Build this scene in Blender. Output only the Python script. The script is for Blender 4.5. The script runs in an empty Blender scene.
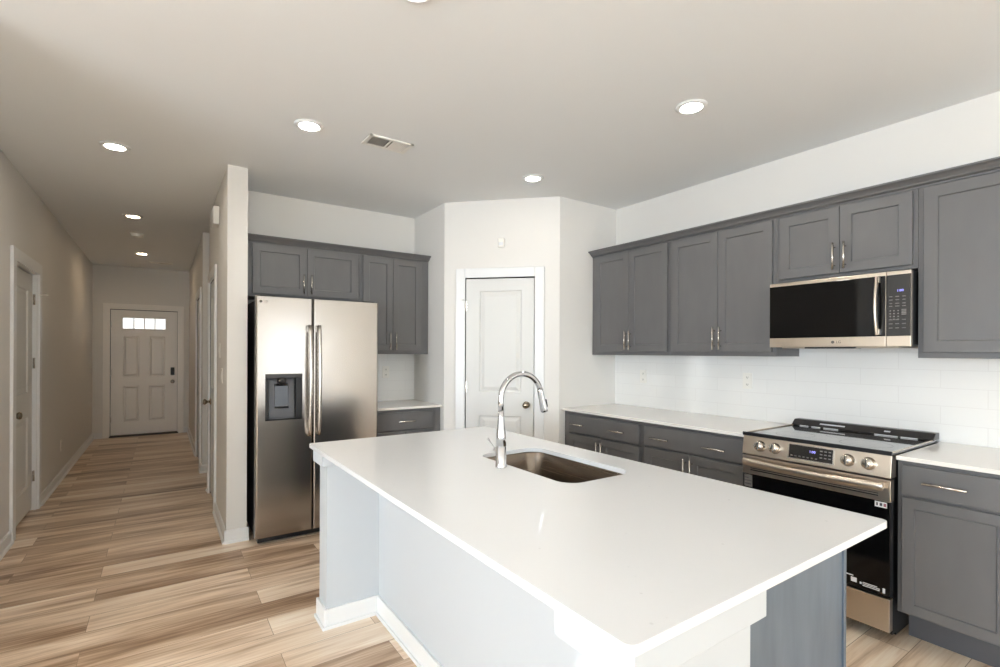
import bpy, bmesh, math, random
from mathutils import Vector, Matrix
random.seed(7)
SC = bpy.context.scene
COL = SC.collection

# ------------------------------------------------------------------ camera, world, light, exposure
F_PX, YAW, HORIZON, ROLL, EYE = 494.2, 0.5995, 351.95, 0.0042, 1.40
cd = bpy.data.cameras.new('camera')
cd.sensor_fit = 'HORIZONTAL'; cd.sensor_width = 36.0
cd.lens = F_PX / 1000.0 * 36.0
cd.shift_y = (HORIZON - 333.5) / 1000.0
cd.clip_start = 0.05; cd.clip_end = 100
cam = bpy.data.objects.new('camera', cd); COL.objects.link(cam)
fwd = Vector((math.sin(YAW), math.cos(YAW), 0)); r0 = Vector((math.cos(YAW), -math.sin(YAW), 0)); u0 = Vector((0, 0, 1))
rt = r0 * math.cos(ROLL) + u0 * math.sin(ROLL); up = u0 * math.cos(ROLL) - r0 * math.sin(ROLL)
cam.matrix_world = Matrix(((rt.x, up.x, -fwd.x, 0), (rt.y, up.y, -fwd.y, 0), (rt.z, up.z, -fwd.z, EYE), (0, 0, 0, 1)))
SC.camera = cam

vs = SC.view_settings
SC.display_settings.display_device = 'sRGB'
vs.view_transform = 'Standard'; vs.look = 'None'; vs.gamma = 1.0; vs.use_curve_mapping = False
vs.exposure = 0.52
SC.cycles.use_denoising = True
SC.cycles.max_bounces = 10; SC.cycles.diffuse_bounces = 6; SC.cycles.glossy_bounces = 5
SC.cycles.sample_clamp_indirect = 6.0
SC.cycles.caustics_reflective = False; SC.cycles.caustics_refractive = False

w = bpy.data.worlds.new('sky'); SC.world = w; w.use_nodes = True
wb = w.node_tree.nodes['Background']; wb.inputs[0].default_value = (0.80, 0.90, 1.0, 1); wb.inputs[1].default_value = 1.6

def daylight(name, loc, rot, sx, sy, power, col=(1.0, 0.985, 0.96)):
    l = bpy.data.lights.new(name, 'AREA'); l.shape = 'RECTANGLE'; l.size = sx; l.size_y = sy
    l.energy = power; l.color = col
    o = bpy.data.objects.new(name, l); COL.objects.link(o); o.location = loc; o.rotation_euler = rot
    return o
H = math.pi / 2
daylight('daylight_patio_door', (2.85, -6.85, 1.15), (H + .3, 0, 0), 1.1, 2.2, 20, (0.88, 0.94, 1.0))
daylight('added_fill_rear_window', (-1.1, -6.90, 1.40), (H + .5, 0, 0), 3.2, 1.9, 95, (0.78, 0.90, 1.0))  # added fill lamp at an unseen rear window, sized to light the room
daylight('daylight_side_window', (-4.85, -0.6, 1.4), (H, 0, -H), 3.0, 1.6, 250, (0.80, 0.90, 1.0))
sl = bpy.data.lights.new('sun', 'SUN'); sl.energy = 90.0; sl.angle = .01; sl.color = (.58, .79, 1)
so_ = bpy.data.objects.new('sun', sl); COL.objects.link(so_); so_.rotation_euler = Vector((-.25, .62, -.75)).to_track_quat('-Z', 'Y').to_euler()
LAMP_GLOW, HALL_GLOW = 124.0, 64.0

# ------------------------------------------------------------------ constants of the room (metres)
C = 2.756
XR, YP, YF = 3.56, 3.2585, 4.655
XP1, YP1, XP2 = 2.119, 4.003, 2.8527
XL, XH, YD = -0.908, 0.389, 10.03
XW2, YW = 0.5216, 4.089

# ------------------------------------------------------------------ materials
def lin(r, g, b):
    f = lambda v: ((v / 255 + .055) / 1.055) ** 2.4 if v > 10 else v / 255 / 12.92
    return (f(r), f(g), f(b), 1)
def new_mat(name, col, rough=.5, metal=0, spec=.5, coat=0):
    m = bpy.data.materials.new(name); m.use_nodes = True
    b = m.node_tree.nodes['Principled BSDF']
    b.inputs['Base Color'].default_value = col; b.inputs['Roughness'].default_value = rough
    b.inputs['Metallic'].default_value = metal; b.inputs['Specular IOR Level'].default_value = spec
    b.inputs['Coat Weight'].default_value = coat
    return m
def N(m, t, **kw):
    n = m.node_tree.nodes.new(t)
    for k, v in kw.items(): setattr(n, k, v)
    return n
def L(m, a, b): m.node_tree.links.new(a, b)
def bsdf(m): return m.node_tree.nodes['Principled BSDF']
def world_pos(m, scale=(1, 1, 1), loc=(0, 0, 0), rot=(0, 0, 0)):
    g = N(m, 'ShaderNodeNewGeometry'); mp = N(m, 'ShaderNodeMapping')
    mp.inputs['Scale'].default_value = scale; mp.inputs['Location'].default_value = loc; mp.inputs['Rotation'].default_value = rot
    L(m, g.outputs['Position'], mp.inputs['Vector']); return mp.outputs['Vector']
def bumped(m, vec, scale, strength, dist=.001, detail=3):
    n = N(m, 'ShaderNodeTexNoise'); n.inputs['Scale'].default_value = scale; n.inputs['Detail'].default_value = detail
    L(m, vec, n.inputs['Vector'])
    bp = N(m, 'ShaderNodeBump'); bp.inputs['Strength'].default_value = strength; bp.inputs['Distance'].default_value = dist
    L(m, n.outputs['Fac'], bp.inputs['Height']); L(m, bp.outputs['Normal'], bsdf(m).inputs['Normal']); return n
def tint_noise(m, vec, scale, c1, c2, detail=4, lo=.3, hi=.7):
    n = N(m, 'ShaderNodeTexNoise'); n.inputs['Scale'].default_value = scale; n.inputs['Detail'].default_value = detail
    L(m, vec, n.inputs['Vector'])
    r = N(m, 'ShaderNodeValToRGB'); r.color_ramp.elements[0].position = lo; r.color_ramp.elements[1].position = hi
    r.color_ramp.elements[0].color = c1; r.color_ramp.elements[1].color = c2
    L(m, n.outputs['Fac'], r.inputs['Fac']); L(m, r.outputs['Color'], bsdf(m).inputs['Base Color']); return r

M = {}
M['wall'] = new_mat('warm_white_wall_paint', lin(226, 223, 218), .6, spec=.3)
bumped(M['wall'], world_pos(M['wall']), 180, .06)
M['ceiling'] = new_mat('flat_ceiling_paint', lin(234, 235, 235), .9, spec=.1)
bumped(M['ceiling'], world_pos(M['ceiling']), 150, .08)
M['trim'] = new_mat('white_trim_enamel', lin(230, 230, 229), .32)
M['door'] = new_mat('white_door_enamel', lin(217, 216, 212), .45)
M['front_door'] = new_mat('front_door_enamel', lin(242, 238, 232), .35)
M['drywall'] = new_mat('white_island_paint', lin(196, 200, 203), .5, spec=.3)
M['cabinet'] = new_mat('grey_cabinet_paint', lin(100, 99, 99), .42)
tint_noise(M['cabinet'], world_pos(M['cabinet'], (3, 3, 1)), 4, lin(98, 97, 97), lin(102, 101, 101))
bumped(M['cabinet'], world_pos(M['cabinet'], (60, 60, 4)), 12, .05)
M['side_panel'] = new_mat('grey_stained_end_panel', lin(124, 131, 141), .42)
tint_noise(M['side_panel'], world_pos(M['side_panel'], (5, 5, .9)), 2.2, lin(84, 94, 106), lin(112, 124, 137), 5, .3, .75)
M['toe'] = new_mat('grey_toe_board', lin(84, 84, 87), .5)
M['door_gap_shade'] = new_mat('painted_gap_shade', lin(58, 58, 60), .6)  # dark colour stands in for shade in the gaps around door leaves

def quartz(name, base):
    m = new_mat(name, base, .08, spec=.5)
    v = N(m, 'ShaderNodeTexVoronoi'); v.inputs['Scale'].default_value = 26; L(m, world_pos(m), v.inputs['Vector'])
    n = N(m, 'ShaderNodeTexNoise'); n.inputs['Scale'].default_value = 9; n.inputs['Detail'].default_value = 5; L(m, world_pos(m), n.inputs['Vector'])
    r = N(m, 'ShaderNodeValToRGB'); r.color_ramp.elements[0].position = .05; r.color_ramp.elements[1].position = .13
    r.color_ramp.elements[0].color = (.80, .80, .80, 1); r.color_ramp.elements[1].color = (1, 1, 1, 1)
    L(m, v.outputs['Distance'], r.inputs['Fac'])
    r2 = N(m, 'ShaderNodeValToRGB'); r2.color_ramp.elements[0].position = .56; r2.color_ramp.elements[1].position = .66
    r2.color_ramp.elements[0].color = (0, 0, 0, 1); r2.color_ramp.elements[1].color = (1, 1, 1, 1); L(m, n.outputs['Fac'], r2.inputs['Fac'])
    mx = N(m, 'ShaderNodeMix', data_type='RGBA', blend_type='MULTIPLY')
    L(m, r2.outputs['Color'], mx.inputs[0]); mx.inputs[6].default_value = base; L(m, r.outputs['Color'], mx.inputs[7])
    L(m, mx.outputs[2], bsdf(m).inputs['Base Color'])
    return m
M['quartz'] = quartz('white_quartz', lin(228, 229, 230))
M['quartz_wall'] = quartz('white_quartz_wall_run', lin(236, 232, 226))

def steel(name, col, rough, horizontal=True):
    m = new_mat(name, col, rough, 1.0)
    vec = world_pos(m, (1.5, 1.5, 260) if horizontal else (400, 400, 2))
    n = N(m, 'ShaderNodeTexNoise'); n.inputs['Scale'].default_value = 1.5; n.inputs['Detail'].default_value = 2; L(m, vec, n.inputs['Vector'])
    mr = N(m, 'ShaderNodeMapRange'); mr.inputs['To Min'].default_value = rough - .02; mr.inputs['To Max'].default_value = rough + .03
    L(m, n.outputs['Fac'], mr.inputs['Value']); L(m, mr.outputs['Result'], bsdf(m).inputs['Roughness'])
    return m
M['steel'] = steel('brushed_stainless_steel', lin(172, 166, 160), .2)
M['steel_range'] = steel('lightened_warm_steel', lin(208, 197, 183), .30)  # base colour lightened to offset the dark room this steel reflects
M['steel_sink'] = steel('brushed_sink_steel', lin(124, 113, 102), .26)
M['nickel'] = new_mat('satin_nickel', lin(205, 199, 190), .25, 1.0)
M['bronze'] = new_mat('antique_nickel_knob', lin(150, 138, 122), .25, 1.0)
M['chrome'] = new_mat('polished_chrome', lin(206, 207, 210), .05, 1.0)
M['black_glass'] = new_mat('black_glass', lin(10, 9, 9), .05, spec=.25)
M['panel_glass'] = new_mat('charcoal_control_glass', lin(30, 28, 28), .12)
M['oven_glass'] = new_mat('black_oven_glass', lin(7, 6, 6), .08, spec=.4)
M['cook_glass'] = new_mat('ceramic_cooktop_glass', lin(24, 24, 25), .06, spec=.9, coat=.6)
M['black'] = new_mat('black_plastic', lin(22, 21, 22), .4)
M['dark_body'] = new_mat('charcoal_enamel', lin(52, 48, 46), .35)
M['dispenser'] = new_mat('grey_dispenser_plastic', lin(76, 77, 82), .35)
M['plastic'] = new_mat('white_plastic', lin(236, 233, 226), .35)
M['slot'] = new_mat('dark_slot', lin(70, 66, 62), .6)
M['duct_shade'] = new_mat('painted_duct_shade', lin(95, 90, 84), .8)  # grey painted for the shade inside the ceiling vents
M['logo'] = new_mat('logo_grey', lin(96, 90, 86), .4)
M['print'] = new_mat('pale_print', lin(112, 110, 108), .5)
M['sticker'] = new_mat('white_sticker', lin(225, 226, 228), .5)
M['sticker_ink'] = new_mat('sticker_ink', lin(70, 70, 78), .5)
M['sticker_red'] = new_mat('sticker_mauve', lin(150, 100, 110), .5)
def glow(name, col, s):
    m = new_mat(name, col, .5); b = bsdf(m); b.inputs['Emission Color'].default_value = col; b.inputs['Emission Strength'].default_value = s; return m
M['lamp'] = glow('led_diffuser', (1.0, .945, .86, 1), LAMP_GLOW)
M['lamp_soft'] = glow('dimmed_led_diffuser', (1.0, .95, .86, 1), LAMP_GLOW * .28)
M['lamp_entry'] = glow('dimmed_hall_led_diffuser', (1.0, .90, .75, 1), LAMP_GLOW * .62)
M['lamp_mid'] = glow('dim_warm_led_diffuser', (1.0, .76, .50, 1), HALL_GLOW * .5)
M['lamp_hall'] = glow('warm_led_diffuser', (1.0, .76, .50, 1), HALL_GLOW * 1.3)
M['digits'] = glow('blue_display_digits', lin(150, 150, 245), 1.0)
M['daylight_glow'] = glow('glowing_daylight_glass', (.93, .97, 1, 1), .9)  # pane emits by itself in place of daylight from outside

# plank floor, boards laid along X
def floor_mat():
    m = new_mat('oak_plank_floor', lin(180, 150, 120), .33, spec=.45)
    p = world_pos(m, (1, 1, 1), (0.31, -0.105, 0))
    br = N(m, 'ShaderNodeTexBrick'); br.offset = .37; br.offset_frequency = 2; br.squash = 1
    br.inputs['Color1'].default_value = (0, 0, 0, 1); br.inputs['Color2'].default_value = (1, 1, 1, 1); br.inputs['Mortar'].default_value = (.5, .5, .5, 1)
    br.inputs['Scale'].default_value = 1; br.inputs['Mortar Size'].default_value = .0012; br.inputs['Mortar Smooth'].default_value = .1
    br.inputs['Bias'].default_value = 0; br.inputs['Brick Width'].default_value = 1.22; br.inputs['Row Height'].default_value = .181
    L(m, p, br.inputs['Vector'])
    # each board shifts the grain pattern
    sh = N(m, 'ShaderNodeVectorMath', operation='MULTIPLY'); sh.inputs[1].default_value = (7.3, 5.1, 3.7); L(m, br.outputs['Color'], sh.inputs[0])
    ad = N(m, 'ShaderNodeVectorMath', operation='ADD'); L(m, p, ad.inputs[0]); L(m, sh.outputs[0], ad.inputs[1])
    def noise(sc, scale, detail, dist=0):
        mp = N(m, 'ShaderNodeMapping'); mp.inputs['Scale'].default_value = sc; L(m, ad.outputs[0], mp.inputs['Vector'])
        n = N(m, 'ShaderNodeTexNoise'); n.inputs['Scale'].default_value = scale; n.inputs['Detail'].default_value = detail; n.inputs['Distortion'].default_value = dist
        L(m, mp.outputs['Vector'], n.inputs['Vector']); return n.outputs['Fac']
    broad = noise((.9, 9, 1), 1.3, 4, .6); fine = noise((2.2, 60, 1), 1.6, 6, .3)
    def mix(a, b, f):
        x = N(m, 'ShaderNodeMix', data_type='FLOAT'); x.inputs[0].default_value = f
        L(m, a, x.inputs[2]); L(m, b, x.inputs[3]); return x.outputs[0]
    sep = N(m, 'ShaderNodeSeparateColor'); L(m, br.outputs['Color'], sep.inputs[0])
    t = mix(mix(broad, fine, .30), sep.outputs[0], .19)
    cr = N(m, 'ShaderNodeValToRGB'); e = cr.color_ramp.elements
    e[0].position = .33; e[0].color = lin(136, 106, 80); e[1].position = .66; e[1].color = lin(246, 231, 211)
    x = e.new(.43); x.color = lin(190, 161, 133); x = e.new(.53); x.color = lin(226, 202, 176)
    L(m, t, cr.inputs['Fac'])
    mx = N(m, 'ShaderNodeMix', data_type='RGBA'); L(m, br.outputs['Fac'], mx.inputs[0]); L(m, cr.outputs['Color'], mx.inputs[6]); mx.inputs[7].default_value = lin(140, 114, 90)
    L(m, mx.outputs[2], bsdf(m).inputs['Base Color'])
    bp = N(m, 'ShaderNodeBump'); bp.inputs['Strength'].default_value = .25; bp.inputs['Distance'].default_value = .001
    L(m, fine, bp.inputs['Height']); L(m, bp.outputs['Normal'], bsdf(m).inputs['Normal'])
    return m
M['floor'] = floor_mat()

def tile_mat(name, axis):
    m = new_mat(name, lin(236, 235, 232), .12, spec=.5)
    g = N(m, 'ShaderNodeNewGeometry'); s = N(m, 'ShaderNodeSeparateXYZ'); c = N(m, 'ShaderNodeCombineXYZ')
    L(m, g.outputs['Position'], s.inputs[0]); L(m, s.outputs[axis], c.inputs[0])
    ad = N(m, 'ShaderNodeMath', operation='SUBTRACT'); L(m, s.outputs['Z'], ad.inputs[0]); ad.inputs[1].default_value = .914
    L(m, ad.outputs[0], c.inputs[1])
    sb = N(m, 'ShaderNodeMath', operation='ADD'); L(m, s.outputs[axis], sb.inputs[0]); sb.inputs[1].default_value = .26; L(m, sb.outputs[0], c.inputs[0])
    br = N(m, 'ShaderNodeTexBrick'); br.offset = .5; br.inputs['Scale'].default_value = 1
    br.inputs['Brick Width'].default_value = .38; br.inputs['Row Height'].default_value = .099; br.inputs['Mortar Size'].default_value = .0018; br.inputs['Mortar Smooth'].default_value = .3
    br.inputs['Color1'].default_value = lin(237, 236, 233); br.inputs['Color2'].default_value = lin(235, 234, 231); br.inputs['Mortar'].default_value = lin(228, 226, 223)
    L(m, c.outputs[0], br.inputs['Vector']); L(m, br.outputs['Color'], bsdf(m).inputs['Base Color'])
    bp = N(m, 'ShaderNodeBump'); bp.invert = True; bp.inputs['Strength'].default_value = .3; bp.inputs['Distance'].default_value = .001
    L(m, br.outputs['Fac'], bp.inputs['Height']); L(m, bp.outputs['Normal'], bsdf(m).inputs['Normal'])
    return m
M['tile_y'] = tile_mat('white_wall_tile_range_side', 'Y')
M['tile_x'] = tile_mat('white_wall_tile_nook_side', 'X')

# ------------------------------------------------------------------ mesh helpers
def nb(): return bmesh.new()
def box(bm, x0, x1, y0, y1, z0, z1):
    v = [bm.verts.new(p) for p in ((x0, y0, z0), (x1, y0, z0), (x1, y1, z0), (x0, y1, z0), (x0, y0, z1), (x1, y0, z1), (x1, y1, z1), (x0, y1, z1))]
    for q in ((3, 2, 1, 0), (4, 5, 6, 7), (0, 1, 5, 4), (1, 2, 6, 5), (2, 3, 7, 6), (3, 0, 4, 7)): bm.faces.new([v[i] for i in q])
    return bm
def B(*a): return box(nb(), *a)
def frames(pts):
    out = []; n = len(pts); prev = None
    for i in range(n):
        t = (pts[min(i + 1, n - 1)] - pts[max(i - 1, 0)]).normalized()
        if prev is None:
            a = Vector((0, 0, 1)) if abs(t.z) < .9 else Vector((0, 1, 0))
            s = t.cross(a).normalized()
        else:
            s = (prev - t * prev.dot(t)).normalized()
        prev = s; out.append((t, s, t.cross(s)))
    return out
def tube(bm, pts, rad, seg=16, flat=None, cap=True):
    """tube along pts; rad one number or a list; flat = (a, b) section half-sizes"""
    pts = [Vector(p) for p in pts]; fr = frames(pts); rings = []
    for i, (p, (t, s, b)) in enumerate(zip(pts, fr)):
        r = rad[i] if isinstance(rad, (list, tuple)) else rad
        ring = []
        for k in range(seg):
            a = 2 * math.pi * k / seg
            ca, sa = math.cos(a), math.sin(a)
            if flat: ca, sa = ca * flat[0], sa * flat[1]
            else: ca, sa = ca * r, sa * r
            ring.append(bm.verts.new(p + s * ca + b * sa))
        rings.append(ring)
    for A, Bq in zip(rings, rings[1:]):
        for k in range(seg):
            f = bm.faces.new((A[k], A[(k + 1) % seg], Bq[(k + 1) % seg], Bq[k])); f.smooth = True
    if cap: bm.faces.new(rings[0][::-1]); bm.faces.new(rings[-1])
    return bm
def lathe(bm, prof, origin=(0, 0, 0), axis=(0, 0, 1), seg=28):
    """prof: (radius, height) along axis"""
    o = Vector(origin); ax = Vector(axis).normalized()
    a = Vector((0, 0, 1)) if abs(ax.z) < .9 else Vector((1, 0, 0))
    s = ax.cross(a).normalized(); b = ax.cross(s); rings = []
    for r, h in prof:
        rings.append([bm.verts.new(o + ax * h + (s * math.cos(2 * math.pi * k / seg) + b * math.sin(2 * math.pi * k / seg)) * max(r, 1e-5)) for k in range(seg)])
    for A, Bq in zip(rings, rings[1:]):
        for k in range(seg):
            f = bm.faces.new((A[k], A[(k + 1) % seg], Bq[(k + 1) % seg], Bq[k])); f.smooth = True
    bm.faces.new(rings[0][::-1]); bm.faces.new(rings[-1])
    return bm
def prism_x(bm, poly, x0, x1):
    """poly in (y, z) run from x0 to x1"""
    a = [bm.verts.new((x0, y, z)) for y, z in poly]; b = [bm.verts.new((x1, y, z)) for y, z in poly]; n = len(poly)
    bm.faces.new(a); bm.faces.new(b[::-1])
    for i in range(n): bm.faces.new((a[i], b[i], b[(i + 1) % n], a[(i + 1) % n]))
    return bm
def prism_z(bm, poly, z0, z1):
    a = [bm.verts.new((x, y, z0)) for x, y in poly]; b = [bm.verts.new((x, y, z1)) for x, y in poly]; n = len(poly)
    bm.faces.new(a[::-1]); bm.faces.new(b)
    for i in range(n): bm.faces.new((a[i], a[(i + 1) % n], b[(i + 1) % n], b[i]))
    return bm
def rrect(x0, x1, y0, y1, r, seg=8):
    out = []
    for cx, cy, a0 in ((x1 - r, y1 - r, 0), (x0 + r, y1 - r, 90), (x0 + r, y0 + r, 180), (x1 - r, y0 + r, 270)):
        for k in range(seg + 1):
            a = math.radians(a0 + 90 * k / seg); out.append((cx + r * math.cos(a), cy + r * math.sin(a)))
    return out
def obj(name, bm, mat, parent=None, bevel=0, seg=2, loc=None, rotz=0):
    bmesh.ops.recalc_face_normals(bm, faces=bm.faces[:])
    me = bpy.data.meshes.new(name); bm.to_mesh(me); bm.free()
    me.materials.append(M[mat])
    o = bpy.data.objects.new(name, me); COL.objects.link(o)
    if parent: o.parent = parent
    if loc: o.location = loc
    o.rotation_euler.z = rotz
    if bevel:
        md = o.modifiers.new('bevel', 'BEVEL'); md.width = bevel; md.segments = seg; md.limit_method = 'ANGLE'; md.angle_limit = math.radians(40)
    return o
def thing(name, label, cat, loc=(0, 0, 0), rotz=0, group=None):
    o = bpy.data.objects.new(name, None); COL.objects.link(o); o.empty_display_size = .1
    o.location = loc; o.rotation_euler.z = rotz
    return tag(o, label, cat, group)
def tag(o, label, cat, group=None):
    o['label'] = label; o['category'] = cat
    if group: o['group'] = group
    return o
def setting(name, label=None, loc=(0, 0, 0), rotz=0):
    o = bpy.data.objects.new(name, None); COL.objects.link(o); o.location = loc; o.rotation_euler.z = rotz
    o['kind'] = 'structure'
    if label: o['label'] = label
    o['category'] = name.split('_')[0]
    return o
def struct(name, bm, mat, label=None, bevel=0, loc=None, rotz=0):
    o = obj(name, bm, mat, None, bevel, loc=loc, rotz=rotz); o['kind'] = 'structure'
    if label: o['label'] = label
    o['category'] = name.split('_')[0]
    return o
def text(name, s, size, mat, parent, loc, rot, depth=.0006, align='CENTER'):
    cu = bpy.data.curves.new(name, 'FONT'); cu.body = s; cu.size = size; cu.extrude = depth; cu.align_x = align; cu.align_y = 'CENTER'
    t = bpy.data.objects.new(name, cu); COL.objects.link(t)
    bpy.context.view_layer.update()
    me = bpy.data.meshes.new_from_object(t.evaluated_get(bpy.context.evaluated_depsgraph_get()))
    bpy.data.objects.remove(t); me.name = name; me.materials.clear(); me.materials.append(M[mat])
    o = bpy.data.objects.new(name, me); COL.objects.link(o); o.parent = parent; o.location = loc; o.rotation_euler = rot
    return o
RX = -H                    # rotation about z that turns local front (-y) to face -X
FACE_L = (H, 0, 0)         # text on a local front face

# ------------------------------------------------------------------ the shell
struct('floor', B(-4.6, 3.75, -6.65, 10.2, -.08, 0), 'floor', 'light oak plank floor with boards across the hallway')
struct('ceiling', B(-4.6, 3.75, -6.65, 10.2, C, C + .1), 'ceiling', 'flat warm white ceiling')

def wall_strip(bm, length, T, openings, h=C):
    """wall in local frame: face at y=0, runs x 0..length, thickness T behind"""
    u = 0
    for (a, b, z0, z1) in sorted(openings):
        if a > u: box(bm, u, a, 0, T, 0, h)
        if z0 > 0: box(bm, a, b, 0, T, 0, z0)
        if z1 < h: box(bm, a, b, 0, T, z1, h)
        u = b
    if u < length: box(bm, u, length, 0, T, 0, h)
    return bm
# right wall (range), split so that it is one mesh
struct('wall_right', B(XR, XR + .12, -6.5, YP + 1.4, 0, C), 'wall', 'white wall behind the range and wall cabinets')
# pantry corner
struct('wall_pantry_right', B(XP2, XR, YP, YP + .1, 0, C), 'wall', 'short white wall between pantry door and range wall')
struct('wall_pantry_left', B(XP1, XP1 + .1, YP1, YF, 0, C), 'wall', 'short white wall between fridge nook and pantry door')
DIAG = math.atan2(YP - YP1, XP2 - XP1); DL = math.hypot(YP - YP1, XP2 - XP1)
struct('wall_pantry_diagonal', wall_strip(nb(), DL, .1, [(.196, .832, 0, 2.068)]), 'wall', 'angled white corner wall around the pantry door', loc=(XP1, YP1, 0), rotz=DIAG)
struct('wall_kitchen_back', B(XW2, XP1 + .1, YF, YF + .1, 0, C), 'wall', 'white wall behind the refrigerator and its cabinets')
# hall right wall / partition beside the refrigerator: local x runs toward -Y from Y=5.75
PT = 5.75
struct('wall_partition', wall_strip(nb(), PT - YW, XW2 - XH, [(PT - 5.615, PT - 4.995, 0, 2.065)]), 'wall', 'white partition wall end beside the refrigerator', loc=(XH, PT, 0), rotz=RX)
struct('wall_hall_right', wall_strip(nb(), YD - 6.6, .12, [(YD - 7.64, YD - 6.86, 0, 2.065)]), 'wall', 'right hallway wall beyond the side opening', loc=(.38, YD, 0), rotz=RX)
bm = nb(); box(bm, XW2, 1.9, PT - .1, PT, 0, C); box(bm, .50, 1.9, 6.6, 6.7, 0, C); box(bm, 1.8, 1.9, PT, 6.6, 0, C)
struct('wall_side_passage', bm, 'wall', 'walls of the side passage off the hallway')
LW0 = 2.6
struct('wall_hall_left', wall_strip(nb(), YD - LW0, .12, [(5.035 - LW0, 5.875 - LW0, 0, 2.062)]), 'wall', 'long left hallway wall', loc=(XL, LW0, 0), rotz=H)
struct('wall_hall_end', wall_strip(nb(), 1.55, .12, [(.30, 1.208, 0, 2.07)]), 'wall', 'hallway end wall around the front door', loc=(-.99, YD, 0))
# the living side of the room, behind and left of the camera
struct('wall_living_front', B(-4.6, XL - .12, LW0, LW0 + .12, 0, C), 'wall', 'living room wall left of the hallway')
struct('wall_living_left', wall_strip(nb(), 9.1, .12, [(4.45, 7.35, .6, 2.2)]), 'wall', 'living room side wall with a wide window', loc=(-4.5, -6.5, 0), rotz=H)
struct('wall_rear', wall_strip(nb(), 8.2, .12, [(.20, 1.30, .08, 2.25), (3.1, 6.3, .4, 2.25)]), 'wall', 'rear wall with patio door and added window', loc=(3.6, -6.5, 0), rotz=math.pi)
def win(name, n, loc, rotz, x0, x1, z0, z1, mull, label):
    s = setting(name, label, loc, rotz); bm = nb(); t = .05
    box(bm, x0, x0 + t, .02, .09, z0, z1); box(bm, x1 - t, x1, .02, .09, z0, z1); box(bm, x0, x1, .02, .09, z0, z0 + t); box(bm, x0, x1, .02, .09, z1 - t, z1)
    for q in range(1, mull + 1):
        c = x0 + (x1 - x0) * q / (mull + 1); box(bm, c - t / 2, c + t / 2, .03, .08, z0, z1)
    obj('window_frame', bm, 'trim', s)
win('window_1', 1, (3.6, -6.5, 0), math.pi, .20, 1.30, .08, 2.25, 0, 'white framed patio door')
win('window_2', 2, (3.6, -6.5, 0), math.pi, 3.1, 6.3, .4, 2.25, 2, 'unseen white framed rear window added to light the room')  # opening added behind the camera to go with the rear fill lamp
win('window_3', 3, (-4.5, -6.5, 0), H, 4.45, 7.35, .6, 2.2, 2, 'white framed living room window')

# baseboards: list of face polylines (x, y), board sits on the room side
def base_run(name, p, q, side, label, h=.093, t=.014):
    p, q = Vector((*p, 0)), Vector((*q, 0)); d = q - p; ln = d.length; ang = math.atan2(d.y, d.x)
    bm = nb()
    prism_x(bm, [(0, 0), (-t - .014 * side * 0 - .013, 0), (-t - .013, .008), (-t - .009, .016), (-t, .020), (-t, h - .012), (-t * .6, h), (0, h)], 0, ln)
    return struct(name, bm, 'trim', label, loc=p, rotz=ang)
base_run('baseboard_partition_end', (XH - .014, YW), (XW2 + .012, YW), 1, 'white baseboard on the partition end')
base_run('baseboard_partition', (XH, 4.92), (XH, YW - .014), 1, 'white baseboard on the partition hall side')
base_run('baseboard_hall_left', (XL, LW0), (XL, 4.94), 1, 'white baseboard left of the hall closet door')
base_run('baseboard_hall_far', (XL, 5.985), (XL, YD), 1, 'white baseboard along the far left hallway wall')
base_run('baseboard_hall_right', (.38, 6.78), (.38, 6.6 - .014), 1, 'white baseboard on the wall corner past the side passage')
base_run('baseboard_hall_corner', (.366, 6.6), (.52, 6.6), 1, 'white baseboard on the wall end facing the kitchen')
base_run('baseboard_hall_right_far', (.38, YD), (.38, 7.73), 1, 'white baseboard at the far right of the hallway')
base_run('baseboard_hall_end', (XL, YD), (-.785, YD), 1, 'white baseboard left of the front door')
base_run('baseboard_hall_end_right', (.29, YD), (.38, YD), 1, 'white baseboard right of the front door')
base_run('baseboard_passage', (XH, PT), (XH, 5.70), 1, 'white baseboard at the partition far end')

# ------------------------------------------------------------------ doors
def panel_leaf(w_, h_, t, panels, y0=0.0, inset=.011, mold=.03):
    """slab with raised panels; front at y0, panels (u0,u1,z0,z1)"""
    bm = nb()
    us = sorted({0, w_} | {p for q in panels for p in q[:2]}); zs = sorted({0, h_} | {p for q in panels for p in q[2:]})
    for i in range(len(us) - 1):
        for j in range(len(zs) - 1):
            a, b, c, d = us[i], us[i + 1], zs[j], zs[j + 1]
            if any(abs(q[0] - a) < 1e-6 and q[1] >= b - 1e-6 and q[2] <= c + 1e-6 and q[3] >= d - 1e-6 or (q[0] <= a + 1e-6 and q[1] >= b - 1e-6 and q[2] <= c + 1e-6 and q[3] >= d - 1e-6) for q in panels): continue
            bm.faces.new([bm.verts.new(p) for p in ((a, y0, c), (b, y0, c), (b, y0, d), (a, y0, d))])
    for (a, b, c, d) in panels:
        loops = []
        for m_, dy in ((0, 0), (.008, inset), (.008 + mold * .4, inset), (.008 + mold * 1.3, .003), (.008 + mold * 1.3 + .002, .003)):
            loops.append([bm.verts.new(p) for p in ((a + m_, y0 + dy, c + m_), (b - m_, y0 + dy, c + m_), (b - m_, y0 + dy, d - m_), (a + m_, y0 + dy, d - m_))])
        for A, Bq in zip(loops, loops[1:]):
            for k in range(4): bm.faces.new((A[k], A[(k + 1) % 4], Bq[(k + 1) % 4], Bq[k]))
        bm.faces.new(loops[-1])
    v = {}
    for y in (y0, y0 + t): v[y] = [bm.verts.new(p) for p in ((0, y, 0), (w_, y, 0), (w_, y, h_), (0, y, h_))]
    for k in range(4): bm.faces.new((v[y0][k], v[y0][(k + 1) % 4], v[y0 + t][(k + 1) % 4], v[y0 + t][k]))
    bm.faces.new(v[y0 + t])
    bmesh.ops.remove_doubles(bm, verts=bm.verts[:], dist=1e-5)
    return bm
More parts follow.
